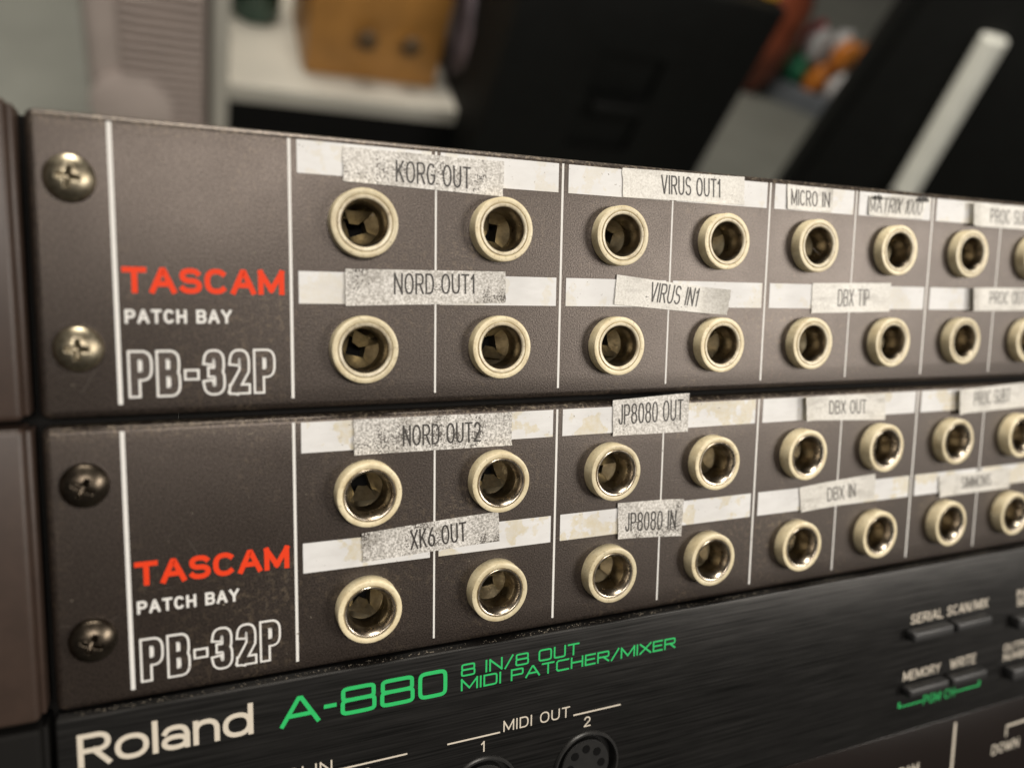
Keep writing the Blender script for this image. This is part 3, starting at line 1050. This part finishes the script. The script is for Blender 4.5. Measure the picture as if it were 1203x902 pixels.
# ------------------------------------------------------------------ the room behind, far out of focus
B = {
    'floor': bgmat('grey_lino', (0.175, 0.18, 0.16), 0.55, 0.08, 6),
    'white': bgmat('off_white_board', (0.55, 0.53, 0.47), 0.5, 0.08, 8),
    'wood': bgmat('orange_wood', (0.46, 0.22, 0.05), 0.45, 0.2, 14),
    'black': bgmat('matt_black', (0.0045, 0.005, 0.0045), 0.65, 0.2, 30),
    'deep': bgmat('black_recess', (0.004, 0.004, 0.004), 0.8, 0.1, 30),
    'beige': bgmat('pinkish_grey_plastic', (0.62, 0.53, 0.49), 0.45, 0.08, 12),
    'beige_dark': bgmat('brownish_grille', (0.30, 0.23, 0.19), 0.6, 0.15, 30),
    'terracotta': bgmat('red_brown_glaze', (0.26, 0.065, 0.03), 0.35, 0.3, 12),
    'tube': bgmat('white_card_tube', (0.82, 0.83, 0.76), 0.5, 0.05, 30),
    'tube_shade': bgmat('shaded_card', (0.16, 0.16, 0.15), 0.5, 0.2, 30),  # grey that paints the shade on the white tube's lower part
    'crate': bgmat('blue_grey_crate', (0.20, 0.22, 0.25), 0.5, 0.15, 20),
    'green': bgmat('green_wrap', (0.05, 0.38, 0.20), 0.35, 0.4, 40),
    'orange': bgmat('orange_wrap', (0.60, 0.20, 0.03), 0.35, 0.4, 40),
    'red': bgmat('red_wrap', (0.62, 0.05, 0.06), 0.35, 0.4, 40),
    'silver': bgmat('silver_wrap', (0.55, 0.55, 0.56), 0.3, 0.3, 40),
    'yellow': bgmat('yellow_pot', (0.65, 0.36, 0.03), 0.4, 0.2, 30),
    'purple': bgmat('grey_mauve_bag', (0.17, 0.14, 0.16), 0.3, 0.4, 18),
    'glass': bgmat('green_glass', (0.03, 0.07, 0.05), 0.1, 0.3, 18),
    'knob': bgmat('dark_wood', (0.10, 0.06, 0.025), 0.5, 0.2, 40),
    'bag': bgmat('black_plastic_film', (0.02, 0.021, 0.024), 0.18, 0.3, 18),
}
for k in ('black', 'deep'):
    B[k].node_tree.nodes['Principled BSDF'].inputs['Specular IOR Level'].default_value = 0.2
fl = new_obj('floor', bm_mesh(box_bm(-3, 7, -1.5, 7, -0.05, 0), 'floor'), B['floor'])
fl['kind'] = 'structure'


def root(name, label, cat, loc, group=None, rz=0.0):
    return thing(name, label, cat, Matrix.Translation(loc) @ Matrix.Rotation(rz, 4, 'Z'), group)


# white shelf
sh = root('shelf_unit', 'off-white open shelf unit standing on the floor behind the rack', 'shelf', (0.30, 1.12, 0))
box('upright', B['white'], sh, -0.25, -0.225, 0, 0.42, 0, 1.2, 0.002, 1)
box('upright', B['white'], sh, 0.222, 0.247, 0, 0.42, 0, 1.2, 0.002, 1)
box('shelf_board', B['white'], sh, -0.2248, 0.2218, 0.0, 0.41, 0.165, 0.195, 0.002, 1)
box('back_panel', B['white'], sh, -0.2248, 0.2218, 0.4102, 0.42, 0.01, 1.2)
box('plinth_or_shade', B['deep'], sh, -0.2248, 0.2218, 0.012, 0.04, 0.0, 0.1645)  # black block standing in for the shadow under the shelf board
# wooden box on it
wb = root('wooden_box', 'orange-brown wooden box with two small knobs on the white shelf', 'box', (0.32, 1.18, 0.196))
box('body', B['wood'], wb, -0.118, 0.118, 0, 0.2, 0, 0.30, 0.006, 2)
for x in (-0.022, 0.055):
    bm = lathe_bm([(0.006, 0.0), (0.006, -0.008), (0.015, -0.012), (0.017, -0.02), (0.012, -0.026), (0.001, -0.027)], 20)
    new_obj('knob', bm_mesh(bm, 'knob'), B['knob'], wb, (x, 0, 0.085))
# jar and bag on the shelf
j = root('glass_jar', 'dark green glass jar at the end of the white shelf', 'jar', (0.135, 1.36, 0.196))
new_obj('body', bm_mesh(lathe_bm([(0.001, 0), (0.04, 0), (0.045, 0.01), (0.045, 0.15), (0.03, 0.18), (0.03, 0.2)], 28, axis='Z'), 'body'), B['glass'], j)
new_obj('lid', bm_mesh(lathe_bm([(0.033, 0.195), (0.033, 0.222), (0.001, 0.224)], 28, axis='Z'), 'lid'), B['white'], j)


def crumple(name, m, r, seed, scale, amp=0.25, sub=4):
    bm = bmesh.new()
    bmesh.ops.create_icosphere(bm, subdivisions=sub, radius=1.0)
    for v in bm.verts:
        n1 = noise.noise(v.co * 1.7 + Vector((seed * 3.1, 0, 0))) + 0.6 * abs(noise.noise(v.co * 3.9 + Vector((0, seed, 0))))
        v.co *= 1 + amp * n1
        v.co = Vector((v.co.x * scale[0], v.co.y * scale[1], v.co.z * scale[2])) * r
    zmin = min(v.co.z for v in bm.verts)
    for v in bm.verts:
        v.co.z -= zmin
    me = bm_mesh(bm, name, 80)
    me.materials.append(m)
    return me


o = new_obj('plastic_bag', crumple('plastic_bag', B['purple'], 0.05, 2, (0.62, 1.4, 2.1)), None, None, (0.488, 1.21, 0.197))
tag(o, 'grey-mauve crumpled plastic bag squeezed beside the wooden box', 'bag')

# tower fan with louvres
tf = root('fan_heater', 'pinkish-grey tower heater with ribbed louvres beside the white shelf', 'heater', (-0.035, 1.13, 0))
bm = box_bm(-0.095, 0.078, 0.0, 0.14, 0.02, 0.62, 0.02, 4)
new_obj('casing', bm_mesh(bm, 'casing'), B['beige'], tf)
box('base', B['beige_dark'], tf, -0.10, 0.083, -0.005, 0.15, 0.0, 0.0199, 0.004, 2)
box('grille', B['beige_dark'], tf, -0.045, 0.07, -0.004, -0.0005, 0.05, 0.345, 0.001, 1)
for k in range(20):
    z = 0.058 + k * 0.0142
    bm = box_bm(-0.044, 0.069, -0.012, -0.0045, z, z + 0.0065, 0.001, 1)
    new_obj('louvre', bm_mesh(bm, 'louvre'), B['beige'], tf)
bm = lathe_bm([(0.001, -0.016), (0.045, -0.015), (0.06, -0.009), (0.062, -0.001)], 32)
new_obj('dial', bm_mesh(bm, 'dial'), B['beige'], tf, (-0.035, 0, 0.13))

# black loudspeaker
sp = root('loudspeaker', 'large black loudspeaker cabinet with a moulded handle, standing on the floor', 'loudspeaker', (0.71, 1.0, 0))
cb0 = bm_mesh(box_bm(-0.24, 0.24, 0, 0.34, 0.0, 0.525, 0.008, 2), 'cabinet')
cc = bmesh.new()
box_bm(-0.075, 0.055, -0.03, 0.012, 0.33, 0.405, bm=cc)
box_bm(-0.075, 0.055, -0.03, 0.012, 0.225, 0.30, bm=cc)
cm = bpy.data.meshes.new('c')
cc.to_mesh(cm)
cc.free()
new_obj('cabinet', cut(cb0, cm), B['black'], sp)
box('handle', B['black'], sp, -0.06, 0.04, -0.022, -0.0005, 0.305, 0.325, 0.006, 3)
o = new_obj('yellow_pot', bm_mesh(lathe_bm([(0.001, 0), (0.022, 0), (0.026, 0.004), (0.028, 0.05), (0.024, 0.052), (0.023, 0.02), (0.001, 0.018)], 28, axis='Z'), 'yellow_pot'), B['yellow'], None, (0.925, 1.05, 0.5255))
tag(o, 'small yellow pot on top of the black loudspeaker', 'pot')

# red-brown vase, grey box, crate of packets beyond the speaker
o = new_obj('vase', bm_mesh(lathe_bm([(0.001, 0), (0.055, 0), (0.085, 0.06), (0.10, 0.16), (0.09, 0.26), (0.06, 0.34), (0.055, 0.40), (0.065, 0.42), (0.055, 0.42), (0.045, 0.36)], 40, axis='Z'), 'vase', 60), B['terracotta'], None, (1.60, 1.78, 0))
tag(o, 'red-brown glazed vase on the floor beyond the black loudspeaker', 'vase')
cr = root('crate', 'blue-grey open crate on the floor filled with coloured packets', 'crate', (1.87, 1.74, 0), rz=-0.5)
for a in ((-0.16, 0.16, -0.12, -0.11), (-0.16, 0.16, 0.11, 0.12), (-0.16, -0.15, -0.1099, 0.1099), (0.15, 0.16, -0.1099, 0.1099)):
    box('side', B['crate'], cr, *a, 0.0, 0.06, 0.002, 1)
box('bottom', B['crate'], cr, -0.1499, 0.1499, -0.1099, 0.1099, 0.0, 0.012)
packs = ['green', 'orange', 'silver', 'red', 'green', 'silver', 'orange', 'red', 'silver', 'orange', 'green', 'red', 'silver', 'orange']
for k, c in enumerate(packs):
    up = k >= 8
    x = (-0.11 + 0.073 * (k % 4)) if not up else (-0.085 + 0.085 * ((k - 8) % 3))
    y = (-0.055 + 0.105 * (k // 4)) if not up else (-0.04 + 0.085 * ((k - 8) // 3))
    w = Matrix.Translation((1.87, 1.74, 0.0125 if not up else 0.098)) @ Matrix.Rotation(-0.5, 4, 'Z') @ Vector((x, y, 0))
    o = new_obj('foil_packet', crumple('foil_packet', B[c], 0.034, 10 + k, (1, 0.9, 1.6), 0.2, 3), None, None, w)
    tag(o, 'small %s foil packet heaped in the blue-grey crate' % c, 'packet', '%s foil packets in the crate' % c)

# black cabinet and the white tube leaning on it
cab = root('black_cabinet', 'tall slim black cabinet standing on the floor behind the far end of the rack', 'cabinet', (1.07, 0.90, 0), rz=-0.6)
box('body', B['black'], cab, 0.0, 1.13, 0.0, 0.09, 0.02, 1.1, 0.006, 2)
box('plinth_or_shade', B['deep'], cab, 0.02, 1.11, 0.01, 0.08, 0.0, 0.0195)
box('door', B['black'], cab, 0.02, 0.56, -0.018, -0.0005, 0.05, 1.07, 0.003, 2)
box('door', B['black'], cab, 0.57, 1.11, -0.018, -0.0005, 0.05, 1.07, 0.003, 2)
a, b = Vector((1.235, 0.725, 0.0)), Vector((1.167, 0.797, 0.619))
L = (b - a).length
q = (b - a).to_track_quat('Z', 'Y').to_matrix().to_4x4()
tb = thing('card_tube', 'white card tube with shade painted grey on its lower part leaning against the black cabinet', 'tube', Matrix.Translation(a + Vector((0, 0, 0.008))) @ q)
new_obj('tube', bm_mesh(lathe_bm([(0.001, L * 0.54), (0.021, L * 0.54), (0.021, L - 0.003), (0.018, L), (0.001, L)], 28, axis='Z'), 'tube'), B['tube'], tb)
new_obj('shaded_end', bm_mesh(lathe_bm([(0.001, 0), (0.022, 0), (0.0225, L * 0.02), (0.0225, L * 0.56), (0.0212, L * 0.56)], 28, axis='Z'), 'shaded_end'), B['tube_shade'], tb)  # lower length of the tube, its shade put into the grey colour
